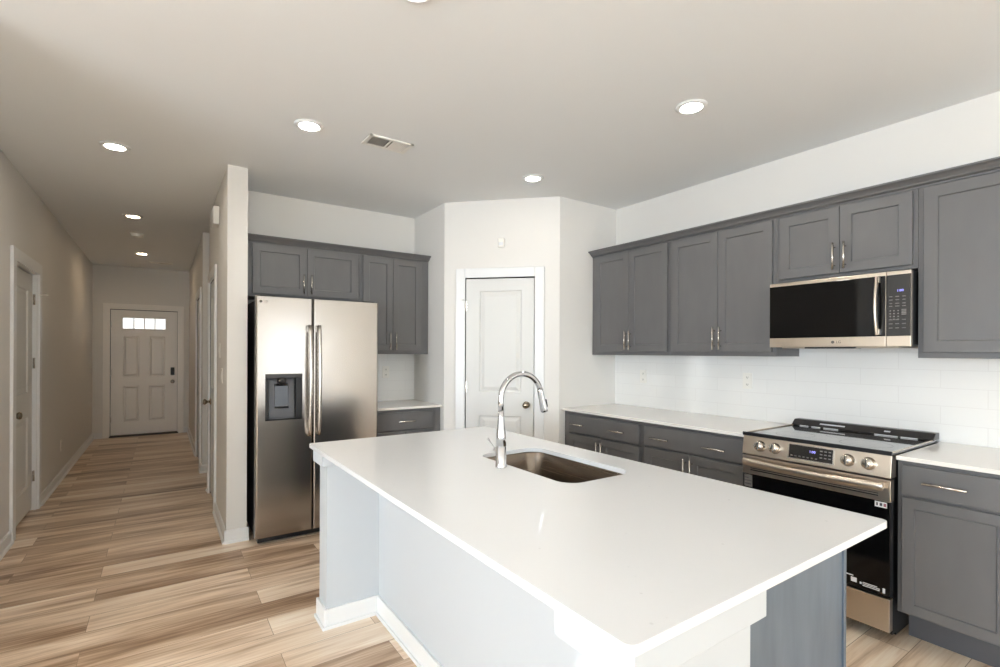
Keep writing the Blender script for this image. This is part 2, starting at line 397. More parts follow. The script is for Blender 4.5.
def casing(u0, u1, top, wd=.085, t=.019, foot=0.0):
    bm = nb()
    for a, b in ((u0 - wd, u0), (u1, u1 + wd)): box(bm, a, b, -t, 0, foot, top + wd)
    box(bm, u0, u1, -t, 0, top, top + wd)
    return bm
def door_knob(parent, u, z, y, mat, side_name='door_knob'):
    bm = nb(); lathe(bm, [(.031, 0), (.031, .006), (.026, .011), (.012, .014), (.011, .032), (.020, .038), (.027, .048), (.0285, .056), (.025, .064), (.014, .069), (.001, .070)], (u, y, z), (0, -1, 0), 24)
    return obj(side_name, bm, mat, parent)
def hinge(parent, u, z, y=0.0):
    bm = nb(); box(bm, u - .014, u + .014, y - .002, y + .002, z - .045, z + .045); tube(bm, [(u, y - .006, z - .046), (u, y - .006, z + .046)], .006, 10)
    return obj('hinge', bm, 'nickel', parent)
def jamb(u0, u1, top, d0, d1, t=.018):
    bm = nb(); box(bm, u0 - .001, u0 + .003, d0, d1, 0, top); box(bm, u1 - .003, u1 + .001, d0, d1, 0, top); box(bm, u0, u1, d0, d1, top - .003, top + .001)
    box(bm, u0, u1, d1, d1 + .01, 0, top)     # stop and back board behind the leaf
    return bm

# door_1: the front door at the hall's end
D = setting('door_1', 'white front door with four panels and a row of small glass panes', (-.99, YD, 0))
ox = .99
obj('door_casing', casing(-.688 + ox, .213 + ox, 2.062, .09), 'front_door', D, .004)
obj('door_jamb', jamb(.30, 1.208, 2.07, .0, .1), 'door_gap_shade', D)
u0, wD = .307, .894
P4 = [(-.525 + ox - u0, -.313 + ox - u0, .94, 1.60), (-.182 + ox - u0, .039 + ox - u0, .94, 1.60), (-.525 + ox - u0, -.313 + ox - u0, .215, .79), (-.182 + ox - u0, .039 + ox - u0, .215, .79)]
leaf = obj('door_leaf', panel_leaf(wD, 2.025, .04, P4 + [(-.54 + ox - u0, .055 + ox - u0, 1.715, 1.905)], 0, .022, .026), 'front_door', D, loc=(u0, .03, .03))
bm = nb(); a, b = -.545 + ox, .06 + ox
box(bm, a, b, .012, .032, 1.735, 1.757); box(bm, a, b, .012, .032, 1.925, 1.947); box(bm, a, a + .02, .012, .032, 1.735, 1.947); box(bm, b - .02, b, .012, .032, 1.735, 1.947)
for q in (1, 2, 3): c = a + .02 + (b - a - .04) * q / 4; box(bm, c - .009, c + .009, .014, .032, 1.757, 1.925)
wf = obj('window_frame', bm, 'front_door', D, .002)
obj('window_glass', B(a + .018, b - .018, .026, .030, 1.752, 1.93), 'daylight_glow', wf)
door_knob(D, .145 + ox, .877, .03, 'nickel')
bm = nb(); box(bm, .118 + ox, .172 + ox, .008, .03, .985, 1.115); obj('keypad_lock', bm, 'black', D, .006)
bm = nb(); box(bm, .12 + ox, .17 + ox, .014, .03, 1.118, 1.2); obj('lock_plate', bm, 'front_door', D, .004)
for zz in (.28, 1.05, 1.82): hinge(D, .302, zz, .026)
obj('threshold', B(.29, 1.22, -.02, .09, 0, .026), 'slot', D, .004)

# door_2: left hall closet, opens into the hall
D = setting('door_2', 'white two panel door on the left hallway wall', (XL, LW0, 0), H)
s = LW0
obj('door_casing', casing(5.035 - s, 5.88 - s, 2.062, .095), 'trim', D, .003)
obj('door_jamb', jamb(5.035 - s, 5.875 - s, 2.062, .0, .07), 'trim', D)
obj('door_leaf', panel_leaf(.825, 2.03, .036, [(.128, .665, 1.02, 1.885), (.128, .665, .215, .81)]), 'door', D, loc=(5.040 - s, 0.030, .02))
door_knob(D, 5.10 - s, .905, .030, 'bronze')
for zz in (.30, 1.07, 1.285, 1.84)[::1]:
    if zz != 1.07: hinge(D, 5.866 - s, zz, .022)
bm = nb(); tube(bm, [(5.872 - s, -.012, 1.885), (5.862 - s, -.045, 1.888), (5.858 - s, -.065, 1.888)], .0045, 8); lathe(bm, [(.009, 0), (.009, .01)], (5.858 - s, -.065, 1.888), (0, -1, 0), 12); obj('door_stop', bm, 'plastic', D)

# door_3: partition door
D = setting('door_3', 'white closet door in the partition beside the hallway', (XH, PT, 0), RX)
obj('door_casing', casing(PT - 5.615, PT - 4.995, 2.065, .085), 'trim', D, .003)
obj('door_jamb', jamb(PT - 5.615, PT - 4.995, 2.065, 0, .05), 'door_gap_shade', D)
obj('door_leaf', panel_leaf(.608, 2.03, .036, [(.11, .498, 1.02, 1.885), (.11, .498, .215, .81)]), 'door', D, loc=(PT - 5.609, .004, .025))
door_knob(D, PT - 5.55, .906, .004, 'bronze')
# door_4: further down the hall
D = setting('door_4', 'white door further down the right hallway wall', (.38, YD, 0), RX)
obj('door_casing', casing(YD - 7.64, YD - 6.86, 2.065, .085), 'trim', D, .003)
obj('door_jamb', jamb(YD - 7.64, YD - 6.86, 2.065, 0, .05), 'door_gap_shade', D)
obj('door_leaf', panel_leaf(.768, 2.03, .036, [(.12, .648, 1.02, 1.885), (.12, .648, .215, .81)]), 'door', D, loc=(YD - 7.634, .004, .025))
# door_5: pantry
D = setting('door_5', 'white two panel pantry door on the angled corner wall', (XP1, YP1, 0), DIAG)
obj('door_casing', casing(.199, .829, 2.064, .085), 'trim', D, .004)
obj('door_jamb', jamb(.196, .832, 2.068, 0, .06), 'door_gap_shade', D)
obj('door_leaf', panel_leaf(.618, 2.03, .036, [(.125, .506, 1.015, 1.922), (.125, .506, .20, .805)]), 'door', D, loc=(.204, .006, .025))
door_knob(D, .757, .934, .006, 'bronze')
for zz in (.28, 1.085, 1.815): hinge(D, .2, zz, .002)
bm = nb(); tube(bm, [(.2, -.006, 1.866), (.188, -.035, 1.868), (.182, -.06, 1.868)], .004, 8); lathe(bm, [(.008, 0), (.008, .008)], (.182, -.06, 1.868), (0, -1, 0), 12); obj('door_stop', bm, 'plastic', D)

# ------------------------------------------------------------------ cabinets
def shaker(w_, h_, rail=.057, t=.019):
    """door with a recessed flat panel, front at y=0"""
    bm = nb(); r = rail
    o = [(0, 0), (w_, 0), (w_, h_), (0, h_)]
    i = [(r, r), (w_ - r, r), (w_ - r, h_ - r), (r, h_ - r)]
    k = .0035
    def loop(pts, y): return [bm.verts.new((x, y, z)) for x, z in pts]
    j = [(r + k, r + k), (w_ - r - k, r + k), (w_ - r - k, h_ - r - k), (r + k, h_ - r - k)]
    e = .0018; oo = [(e, e), (w_ - e, e), (w_ - e, h_ - e), (e, h_ - e)]
    ls = [loop(o, t), loop(o, e), loop(oo, 0), loop(i, 0), loop(j, .008)]
    for A, Bq in zip(ls, ls[1:]):
        for q in range(4): bm.faces.new((A[q], A[(q + 1) % 4], Bq[(q + 1) % 4], Bq[q]))
    bm.faces.new(ls[-1]); bm.faces.new(ls[0][::-1])
    return bm
def slab_front(w_, h_, t=.019):
    return B(0, w_, 0, t, 0, h_)
def pull(parent, u, z, length, vertical, y=0.0):
    bm = nb(); h2 = length / 2; so = .03
    if vertical:
        tube(bm, [(u, y - so, z - h2), (u, y - so, z + h2)], .0055, 12)
        for s in (-1, 1): tube(bm, [(u, y + .001, z + s * h2 * .68), (u, y - so, z + s * h2 * .68)], .0042, 10)
    else:
        tube(bm, [(u - h2, y - so, z), (u + h2, y - so, z)], .0055, 12)
        for s in (-1, 1): tube(bm, [(u + s * h2 * .68, y + .001, z), (u + s * h2 * .68, y - so, z)], .0042, 10)
    return obj('handle', bm, 'nickel', parent)
def add_door(root, u0, u1, z0, z1, handle=None, front=-.02, rail=.057, name='door'):
    d = obj(name, shaker(u1 - u0, z1 - z0, rail), 'cabinet', root, loc=(u0, front, z0))
    if handle:
        hu, hz, hl = handle; pull(d, hu - u0, hz - z0, hl, True)
    return d
def add_drawer(root, u0, u1, z0, z1, handles, front=-.02):
    d = obj('drawer', slab_front(u1 - u0, z1 - z0), 'cabinet', root, .003, loc=(u0, front, z0))
    for hu, hz, hl in handles: pull(d, hu - u0, hz - z0, hl, False)
    return d

# wall cabinets over the range: local u = 3.2575 - Y, front plane X = 3.25
Y0 = 3.2575; GU = 'grey wall cabinets over the range run'
def U(y): return Y0 - y
def wall_cab(label, ya, yb, z0, z1, doors, group=GU):
    r = thing('wall_cabinet', label, 'cabinet', (3.25, Y0, 0), RX, group)
    obj('cabinet_box', B(U(ya), U(yb), 0, XR - 3.25 - .001, z0, z1), 'cabinet', r, .0015)
    for (y1, y2, za, zb, hd) in doors:
        add_door(r, U(y1), U(y2), za, zb, (U(hd[0]), hd[1], hd[2]) if hd else None)
    return r
ZT = 2.262
wall_cab('grey two-door wall cabinet nearest the pantry corner', 3.2573, 2.4147, 1.378, ZT, [(3.200, 2.818, 1.407, 2.254, (2.838, 1.502, .158)), (2.815, 2.435, 1.407, 2.254, (2.792, 1.502, .158))])
wall_cab('tall grey two-door wall cabinet left of the microwave', 2.4140, 1.6150, 1.378, ZT, [(2.395, 2.014, 1.407, 2.254, (2.034, 1.502, .158)), (2.011, 1.638, 1.407, 2.254, (1.985, 1.502, .158))])
wall_cab('short grey two-door wall cabinet directly above the microwave', 1.6143, .8975, 1.846, ZT, [(1.590, 1.2545, 1.866, 2.25, (1.278, 1.963, .155)), (1.2515, .918, 1.866, 2.25, (1.222, 1.963, .155))])
wall_cab('tall grey single-door wall cabinet right of the microwave', .8968, .46, 1.378, ZT, [(.872, .482, 1.407, 2.254, (.51, 1.502, .158))])

def crown(root, u0, u1, side=None):
    bm = nb()
    prof = [(0, 2.262), (-.004, 2.262), (-.006, 2.270), (-.022, 2.276), (-.026, 2.284), (-.040, 2.296), (-.052, 2.303), (-.058, 2.305), (-.058, 2.314), (0, 2.314)]
    prism_x(bm, prof, u0, u1)
    return obj('crown_profile', bm, 'cabinet', root)
r = thing('cabinet_crown', 'long grey crown moulding on top of the range wall cabinets', 'moulding', (3.25, Y0, 0), RX)
crown(r, 0, U(.46)); obj('top_board', B(0.001, U(.46), 0.001, XR - 3.25 - .002, 2.2635, 2.272), 'cabinet', r)

# wall cabinets over the refrigerator
GF = 'grey wall cabinets above the refrigerator run'; FY = 4.33
r = thing('wall_cabinet', 'short grey two-door wall cabinet above the refrigerator', 'cabinet', (XW2, FY, 0), 0, GF)
f = lambda x: x - XW2
obj('cabinet_box', B(.0005, f(1.4448), 0, YF - FY - .001, 1.832, ZT), 'cabinet', r, .0015)
add_door(r, f(.583), f(.993), 1.856, 2.252, (f(.966), 1.953, .158)); add_door(r, f(.996), f(1.422), 1.856, 2.252, (f(1.026), 1.953, .158))
r = thing('wall_cabinet', 'tall grey two-door wall cabinet between refrigerator and pantry corner', 'cabinet', (XW2, FY, 0), 0, GF)
obj('cabinet_box', B(f(1.4455), f(XP1) - .001, 0, YF - FY - .001, 1.377, ZT), 'cabinet', r, .0015)
add_door(r, f(1.472), f(1.749), 1.406, 2.254, (f(1.720), 1.497, .16), rail=.055); add_door(r, f(1.752), f(2.034), 1.406, 2.254, (f(1.776), 1.497, .16), rail=.055)
r = thing('cabinet_crown', 'grey crown moulding on top of the refrigerator wall cabinets', 'moulding', (XW2, FY, 0), 0)
crown(r, .0005, f(XP1) - .001); obj('top_board', B(.002, f(XP1) - .002, 0.001, YF - FY - .002, 2.2635, 2.272), 'cabinet', r)

# base cabinets on the range wall: front plane X = 2.92
GB = 'grey base cabinets along the range wall'
def base_cab(label, ya, yb, zb=.165, kick=.155, root_loc=(2.92, Y0, 0), depth=XR - 2.92 - .001):
    r = thing('base_cabinet', label, 'cabinet', root_loc, RX, GB)
    obj('cabinet_box', B(U(ya), U(yb), 0, depth, zb, .8935), 'cabinet', r, .0015)
    obj('toe_board', B(U(ya), U(yb), kick, kick + .02, 0, zb), 'toe', r)
    return r
r = base_cab('grey base cabinet with wide drawer nearest the pantry corner', 3.2573, 2.4047)
add_drawer(r, U(3.190), U(2.426), .722, .868, [(U(3.065), .79, .155), (U(2.628), .79, .155)])
add_door(r, U(3.190), U(2.810), .19, .705, (U(2.835), .60, .158)); add_door(r, U(2.807), U(2.426), .19, .705, (U(2.785), .60, .158))
r = base_cab('grey base cabinet with wide drawer just left of the range', 2.4040, 1.6170)
add_drawer(r, U(2.380), U(1.630), .730, .872, [(U(2.232), .79, .155), (U(1.815), .79, .155)])
add_door(r, U(2.380), U(2.008), .19, .715, (U(2.032), .61, .158)); add_door(r, U(2.005), U(1.630), .19, .715, (U(1.982), .61, .158))
r = base_cab('grey base cabinet with one drawer right of the range', .8800, .46)
add_drawer(r, U(.860), U(.487), .735, .874, [(U(.70), .804, .155)])
add_door(r, U(.860), U(.487), .176, .722, (U(.505), .62, .158), rail=.047)

# base cabinet in the nook beside the refrigerator
NY = 4.07
r = thing('base_cabinet', 'grey base cabinet under the nook counter beside the refrigerator', 'cabinet', (1.47, NY, 0), 0)
obj('cabinet_box', B(0, XP1 - 1.47 - .001, 0, YF - NY - .001, .165, .8935), 'cabinet', r, .0015)
obj('toe_board', B(0, XP1 - 1.47 - .001, .09, .11, 0, .165), 'toe', r)
add_drawer(r, .022, .565, .715, .868, [(.30, .79, .155)])
add_door(r, .022, .292, .19, .70, (.27, .6, .158)); add_door(r, .295, .565, .19, .70, (.318, .6, .158))

# ------------------------------------------------------------------ countertops and tile
def slab(name, poly, z0, z1, mat, label, cat, hole=None, origin=(0, 0, 0), bevel=.003):
    bm = nb()
    po = [(x - origin[0], y - origin[1]) for x, y in poly]
    es = []
    def loop(p, z):
        v = [bm.verts.new((x, y, z)) for x, y in p]
        return v, [bm.edges.new((v[i], v[(i + 1) % len(v)])) for i in range(len(v))]
    tops = [loop(po, z1 - origin[2])]; bots = [loop(po, z0 - origin[2])]
    if hole:
        ph = [(x - origin[0], y - origin[1]) for x, y in hole]; tops.append(loop(ph, z1 - origin[2])); bots.append(loop(ph, z0 - origin[2]))
    bmesh.ops.triangle_fill(bm, use_beauty=True, edges=[e for _, q in tops for e in q])
    bmesh.ops.triangle_fill(bm, use_beauty=True, edges=[e for _, q in bots for e in q])
    for (a, _), (b, _) in zip(tops, bots):
        for i in range(len(a)): bm.faces.new((a[i], a[(i + 1) % len(a)], b[(i + 1) % len(a)], b[i]))
    o = obj(name, bm, mat, None, bevel, 2, loc=origin)
    return tag(o, label, cat)
def rect(x0, x1, y0, y1): return [(x0, y0), (x1, y0), (x1, y1), (x0, y1)]
slab('countertop', rect(2.888, XR - .001, 1.6175, YP - .001), .8942, .914, 'quartz_wall', 'long white quartz countertop left of the range', 'countertop', origin=(3.2, 2.4, .8942))
slab('countertop', rect(2.888, XR - .001, .44, .8795), .8942, .914, 'quartz_wall', 'white quartz countertop right of the range', 'countertop', origin=(3.2, .7, .8942))
slab('countertop', rect(1.47, XP1 - .001, 4.039, YF - .001), .8942, .914, 'quartz_wall', 'small white quartz counter in the nook beside the refrigerator', 'countertop', origin=(1.8, 4.3, .8942))
tag(obj('tile_backsplash', B(XR - .009, XR - .0005, .44, YP - .0005, .9145, 1.46), 'tile_y', None), 'white subway tile backsplash behind the range', 'backsplash')
tag(obj('tile_backsplash', B(XW2 + .96, XP1 - .0005, YF - .009, YF - .0005, .9145, 1.3765), 'tile_x', None), 'white tile backsplash in the nook beside the refrigerator', 'backsplash')

# ------------------------------------------------------------------ island
IX0, IX1, IY0, IY1 = .638, 1.751, .5485, 2.717
isl = thing('kitchen_island', 'white painted island wall with end returns under the big counter', 'island', (.96, 1.64, 0))
gx, gy = .96, 1.64
def Bi(x0, x1, y0, y1, z0, z1): return B(x0 - gx, x1 - gx, y0 - gy, y1 - gy, z0, z1)
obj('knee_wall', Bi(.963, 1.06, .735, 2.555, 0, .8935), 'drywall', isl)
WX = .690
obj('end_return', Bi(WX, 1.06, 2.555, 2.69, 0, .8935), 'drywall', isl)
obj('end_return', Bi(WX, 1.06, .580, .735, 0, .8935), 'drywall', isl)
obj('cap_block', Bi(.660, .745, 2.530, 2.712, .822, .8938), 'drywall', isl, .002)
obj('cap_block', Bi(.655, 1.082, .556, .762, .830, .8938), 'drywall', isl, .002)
bm = nb(); t, hb = .014, .098
def bb(bm, x0, x1, y0, y1):
    box(bm, x0 - gx, x1 - gx, y0 - gy, y1 - gy, 0, hb)
def shoe(bm, x0, x1, y0, y1):
    box(bm, x0 - gx, x1 - gx, y0 - gy, y1 - gy, 0, .017)
bb(bm, WX - t, WX, 2.555 - t, 2.69 + t); bb(bm, WX, .963, 2.555 - t, 2.555); bb(bm, .963 - t, .963, .735 + t, 2.555 - t); bb(bm, WX, .963, .735, .735 + t); bb(bm, WX - t, WX, .58 - t, .735 + t); bb(bm, WX, 1.06, .58 - t, .58); bb(bm, WX, 1.06, 2.69, 2.69 + t)
k = .011
shoe(bm, WX - t - k, WX - t, 2.555 - t - k, 2.69 + t); shoe(bm, WX - t, .963 - t, 2.555 - t - k, 2.555 - t); shoe(bm, .963 - t - k, .963 - t, .735 + t + k, 2.555 - t - k); shoe(bm, WX - t, .963 - t, .735 + t, .735 + t + k); shoe(bm, WX - t - k, WX - t, .58 - t - k, .735 + t + k)
obj('baseboard', bm, 'trim', isl, .003)

r = thing('base_cabinet', 'grey island cabinet run with a plain end panel beside the white return', 'cabinet', (1.4, 1.64, 0))
def Bc(x0, x1, y0, y1, z0, z1): return B(x0 - 1.4, x1 - 1.4, y0 - 1.64, y1 - 1.64, z0, z1)
obj('cabinet_box', Bc(1.083, 1.686, .664, 2.64, .12, .66), 'cabinet', r)
obj('end_panel', Bc(1.083, 1.690, .645, .6635, 0, .8935), 'side_panel', r)
obj('end_panel', Bc(1.083, 1.690, 2.6405, 2.659, 0, .8935), 'side_panel', r)
obj('face_frame', Bc(1.6905, 1.709, .640, 2.664, .0, .8935), 'side_panel', r, .0015)
hole = rrect(1.230, 1.585, 1.350, 1.990, .075, 10)
oc = list(rrect(IX0, IX1, IY0, IY1, .018, 5))
slab('island_countertop', oc, .894, .914, 'quartz', 'large white quartz island countertop with a sink cutout', 'countertop', hole, (1.2, 1.64, .894), .003)

# sink
s = thing('kitchen_sink', 'stainless steel undermount sink in the island counter', 'sink', (1.4085, 1.6615, .69))
def rl(d, z, r): return [(x - 1.4085, y - 1.6615, z - .69) for x, y in rrect(1.230 + d, 1.585 - d, 1.350 + d, 1.990 - d, r, 10)]
bm = nb(); loops = [rl(-.02, .8935, .09), rl(-.002, .8935, .077), rl(.001, .889, .074), rl(.004, .74, .072), rl(.010, .715, .07), rl(.028, .699, .06), rl(.06, .6945, .05), rl(.13, .692, .03)]
vv = [[bm.verts.new(p) for p in q] for q in loops]
for A, Bq in zip(vv, vv[1:]):
    n = len(A)
    for i in range(n): fc = bm.faces.new((A[i], A[(i + 1) % n], Bq[(i + 1) % n], Bq[i])); fc.smooth = True
bm.faces.new(vv[-1])
so = obj('bowl', bm, 'steel_sink', s); md = so.modifiers.new('thick', 'SOLIDIFY'); md.thickness = .0012; md.offset = -1
bm = nb(); lathe(bm, [(.045, 0), (.045, .003), (.036, .0045), (.034, .001), (.0, .001)], (.05, 0, .0025), (0, 0, 1), 28); obj('drain', bm, 'nickel', s)

# faucet
fx, fy = 1.178, 1.713
t = thing('kitchen_faucet', 'tall chrome pull-down faucet with gooseneck spout on the island', 'faucet', (fx, fy, .914))
bm = nb(); lathe(bm, [(.0245, 0.0005), (.0245, .006), (.0228, .010), (.0222, .09), (.0215, .0905), (.0215, .092), (.0222, .0925), (.0205, .13), (.0165, .17), (.0135, .21), (.0118, .245)], (0, 0, 0), (0, 0, 1), 28); obj('body', bm, 'chrome', t)
pts = [(-.001, 0, .24), (-.002, 0, .27)]
cx, cz, R_ = .106, .287, .108
for k in range(0, 27):
    a = math.radians(180 - k * 155 / 26); pts.append((cx + R_ * math.cos(a), 0, cz + R_ * math.sin(a) * .97))
p_ = Vector(pts[-1]); d_ = (Vector(pts[-1]) - Vector(pts[-2])).normalized(); pts.append(tuple(p_ + d_ * .012))
bm = nb(); tube(bm, pts, [.0122] * len(pts), 18); obj('spout', bm, 'chrome', t)
p1 = Vector(pts[-1]); d1 = Vector((.24, 0, -.97)).normalized()
bm = nb(); lathe(bm, [(.0125, -.004), (.0132, .004), (.0136, .025), (.0145, .055), (.0165, .090), (.0165, .100), (.014, .104)], p1, d1, 24); sp = obj('spray_head', bm, 'chrome', t)
bm = nb(); q0 = p1 + d1 * .052 + Vector((.0135, -.004, .004)); tube(bm, [q0, q0 + d1 * .034], .0062, 10); obj('spray_button', bm, 'black', sp)
bm = nb(); lathe(bm, [(.0125, 0), (.0125, .024), (.0105, .030), (.004, .0305)], (0, .016, .066), (0, 1, .1), 20); hb_ = obj('handle_hub', bm, 'chrome', t)
bm = nb(); tube(bm, [(0, .040, .072), (-.002, .058, .082), (-.004, .075, .094), (-.006, .086, .104)], [.0045, .0034, .003, .0034], 12); lathe(bm, [(.003, -.005), (.0052, -.002), (.0052, .003), (.003, .006)], (-.006, .087, .105), (0, .7, .7), 14); obj('lever', bm, 'chrome', t)

# ------------------------------------------------------------------ refrigerator
FX0, FX1, FG = .552, 1.456, .945
r = thing('refrigerator', 'stainless side-by-side refrigerator with water dispenser', 'refrigerator', (1.0, 3.893, 0))
g = lambda x: x - 1.0
obj('cabinet_body', B(g(.566), g(1.444), .082, .70, .03, 1.775), 'dark_body', r, .004)
bm = nb(); box(bm, g(.57), g(1.44), .03, .09, .012, .055); obj('kick_grille', bm, 'black', r, .003)
def slab_hole(x0, x1, z0, z1, t, hole=None, depth=.0):
    """door slab with rounded vertical front edges, optional recess"""
    bm = nb(); e = .012
    def ring(d, y): return [bm.verts.new((x, y, z)) for x, z in ((x0 + d, z0 + d * .4), (x1 - d, z0 + d * .4), (x1 - d, z1 - d * .4), (x0 + d, z1 - d * .4))]
    ls = [ring(0, t), ring(0, e), ring(e * .12, e * .55), ring(e * .45, e * .17), ring(e, 0)]
    for A, Bq in zip(ls, ls[1:]):
        for k in range(4): bm.faces.new((A[k], A[(k + 1) % 4], Bq[(k + 1) % 4], Bq[k]))
    bm.faces.new(ls[0][::-1]); o = ls[-1]
    if not hole: bm.faces.new(o)
    else:
        a, b, c, d = hole
        i = [bm.verts.new((x, 0, z)) for x, z in ((a, c), (b, c), (b, d), (a, d))]; j = [bm.verts.new((x, depth, z)) for x, z in ((a, c), (b, c), (b, d), (a, d))]
        for k in range(4): bm.faces.new((o[k], o[(k + 1) % 4], i[(k + 1) % 4], i[k])); bm.faces.new((i[k], i[(k + 1) % 4], j[(k + 1) % 4], j[k]))
        bm.faces.new(j)
    return bm
hx0, hx1, hz0, hz1 = g(.613), g(.868), .893, 1.232
dl = obj('freezer_door', slab_hole(g(FX0), g(FG) - .003, .05, 1.797, .075, (hx0, hx1, hz0, hz1), .05), 'steel', r)
dr = obj('fridge_door', slab_hole(g(FG) + .003, g(FX1), .05, 1.797, .075), 'steel', r)
dp = obj('dispenser', B(hx0 + .001, hx1 - .001, .044, .049, hz0 + .001, hz1 - .001), 'black', dl)
bm = nb(); box(bm, hx0, hx1, -.004, .046, hz1 - .030, hz1 + .001); obj('dispenser_hood', bm, 'dark_body', dp, .003)
bm = nb(); box(bm, hx0 + .001, hx0 + .020, .001, .046, hz0, hz1 - .03); box(bm, hx1 - .045, hx1 - .001, .001, .046, hz0, hz1 - .03); box(bm, hx0, hx1, .001, .046, hz0, hz0 + .012); obj('dispenser_frame', bm, 'black', dp, .002)
bm = nb(); prism_x(bm, [(.042, hz0 + .012), (.012, hz0 + .012), (.020, hz0 + .075), (.040, hz1 - .045), (.044, hz1 - .03)], hx0 + .026, hx1 - .052); obj('dispenser_panel', bm, 'dispenser', dp, .003)
cxm = (hx0 + .026 + hx1 - .052) / 2
bm = nb(); prism_x(bm, [(.040, hz0 + .085), (.014, hz0 + .085), (.022, hz0 + .10), (.030, hz1 - .09), (.038, hz1 - .07)], cxm - .048, cxm + .048); obj('dispenser_paddle', bm, 'panel_glass', dp, .003)
bm = nb(); lathe(bm, [(.034, 0), (.032, .03), (.022, .042), (.014, .05)], (cxm, .018, hz1 - .03), (0, 0, -1), 20); nz = obj('nozzle', bm, 'black', dp)
bm = nb(); tube(bm, [(cxm - .026, -.001 + .0, hz1 - .048), (cxm + .012, -.006, hz1 - .048)], .008, 12); obj('nozzle_tip', bm, 'nickel', dp)
def fridge_handle(parent, x):
    bm = nb(); pts = []; n = 20
    for k in range(n + 1):
        q = k / n; z = .772 + q * (1.592 - .772); bow = .034 + .030 * math.sin(math.pi * q) ** .7
        pts.append((x, -bow, z))
    tube(bm, pts, 1, 16, flat=(.0155, .023))
    for z in (.80, 1.565): box(bm, x - .011, x + .011, -.036, .002, z - .02, z + .02)
    return obj('handle', bm, 'nickel', parent)
fridge_handle(dl, g(.913)); fridge_handle(dr, g(.979))
bm = nb(); lathe(bm, [(.0095, 0), (.0095, .001)], (g(.583), .0002, 1.757), (0, -1, 0), 20); lg = obj('logo_disc', bm, 'logo', dl)
text('logo_letters', 'LG', .024, 'logo', dl, (g(.616), -.0002, 1.757), FACE_L)
for xa, xb in ((g(.58), g(.68)), (g(1.33), g(1.43))):
    obj('hinge_cover', B(xa, xb, .03, .16, 1.7755, 1.806), 'dark_body', r, .004)

# ------------------------------------------------------------------ microwave
r = thing('microwave', 'black and stainless over-the-range microwave under the short cabinet', 'microwave', (3.16, 1.613, 0), RX)
W = 1.613 - .9; Z0, Z1 = 1.434, 1.834
obj('housing', B(.004, W - .003, .032, XR - 3.16 - .012, Z0 + .012, Z1 - .004), 'black', r, .003)
DWu = 1.613 - 1.007
dm = obj('door', B(0, DWu - .001, 0, .03, Z0 + .002, Z1 - .002), 'steel_range', r, .003)
obj('door_glass', B(.002, DWu - .002, -.004, .001, 1.492, 1.812), 'black_glass', dm, .002)
cp = obj('control_panel', B(DWu + .001, W, 0, .03, Z0 + .002, Z1 - .002), 'steel_range', r, .003)
obj('control_glass', B(DWu + .002, W - .001, -.004, .001, 1.492, 1.812), 'panel_glass', cp, .002)
text('display_digits', '1:00', .017, 'digits', cp, (DWu + .062, -.0045, 1.728), FACE_L)
bm = nb(); rnd = random.Random(3)
for row, z in enumerate((1.698, 1.681, 1.662, 1.648)):
    for c_ in (.022, .050, .078): wd = rnd.uniform(.012, .018); box(bm, DWu + c_ - wd / 2, DWu + c_ + wd / 2, -.0048, -.0035, z - .0018, z + .0018)
for z in (1.624, 1.609, 1.594, 1.579):
    for c_ in (.020, .036, .054): box(bm, DWu + c_ - .003, DWu + c_ + .003, -.0048, -.0035, z - .003, z + .003)
for z in (1.628, 1.620, 1.612, 1.604): box(bm, DWu + .068, DWu + .088, -.0048, -.0035, z - .0025, z + .0025)
for z in (1.577, 1.556, 1.534):
    for c_ in (.022, .050, .078): box(bm, DWu + c_ - .008, DWu + c_ + .008, -.0048, -.0035, z - .002, z + .002)
obj('key_print', bm, 'print', cp)
bm = nb(); n = 16; pts = []
for k in range(n + 1):
    q = k / n; pts.append((DWu - .032, -.024 - .024 * math.sin(math.pi * q), 1.500 + q * .306))
tube(bm, pts, 1, 14, flat=(.008, .0155)); box(bm, DWu - .042, DWu - .022, -.026, -.002, 1.500, 1.53); box(bm, DWu - .042, DWu - .022, -.026, -.002, 1.776, 1.806)
obj('handle', bm, 'steel_range', dm, .0015)
bm = nb(); lathe(bm, [(.0085, 0), (.0085, .001)], (.355, .0002, 1.464), (0, -1, 0), 20); obj('logo_disc', bm, 'logo', dm)
text('logo_letters', 'LG', .021, 'logo', dm, (.384, -.0002, 1.464), FACE_L)
bm = nb(); box(bm, .06, W - .06, .03, .33, Z0 - .004, Z0 + .012); obj('underside', bm, 'steel_range', r, .003)
bm = nb(); box(bm, .20, .46, .012, .10, Z0 - .006, Z0 + .008); obj('vent_grille', bm, 'black', r, .002)

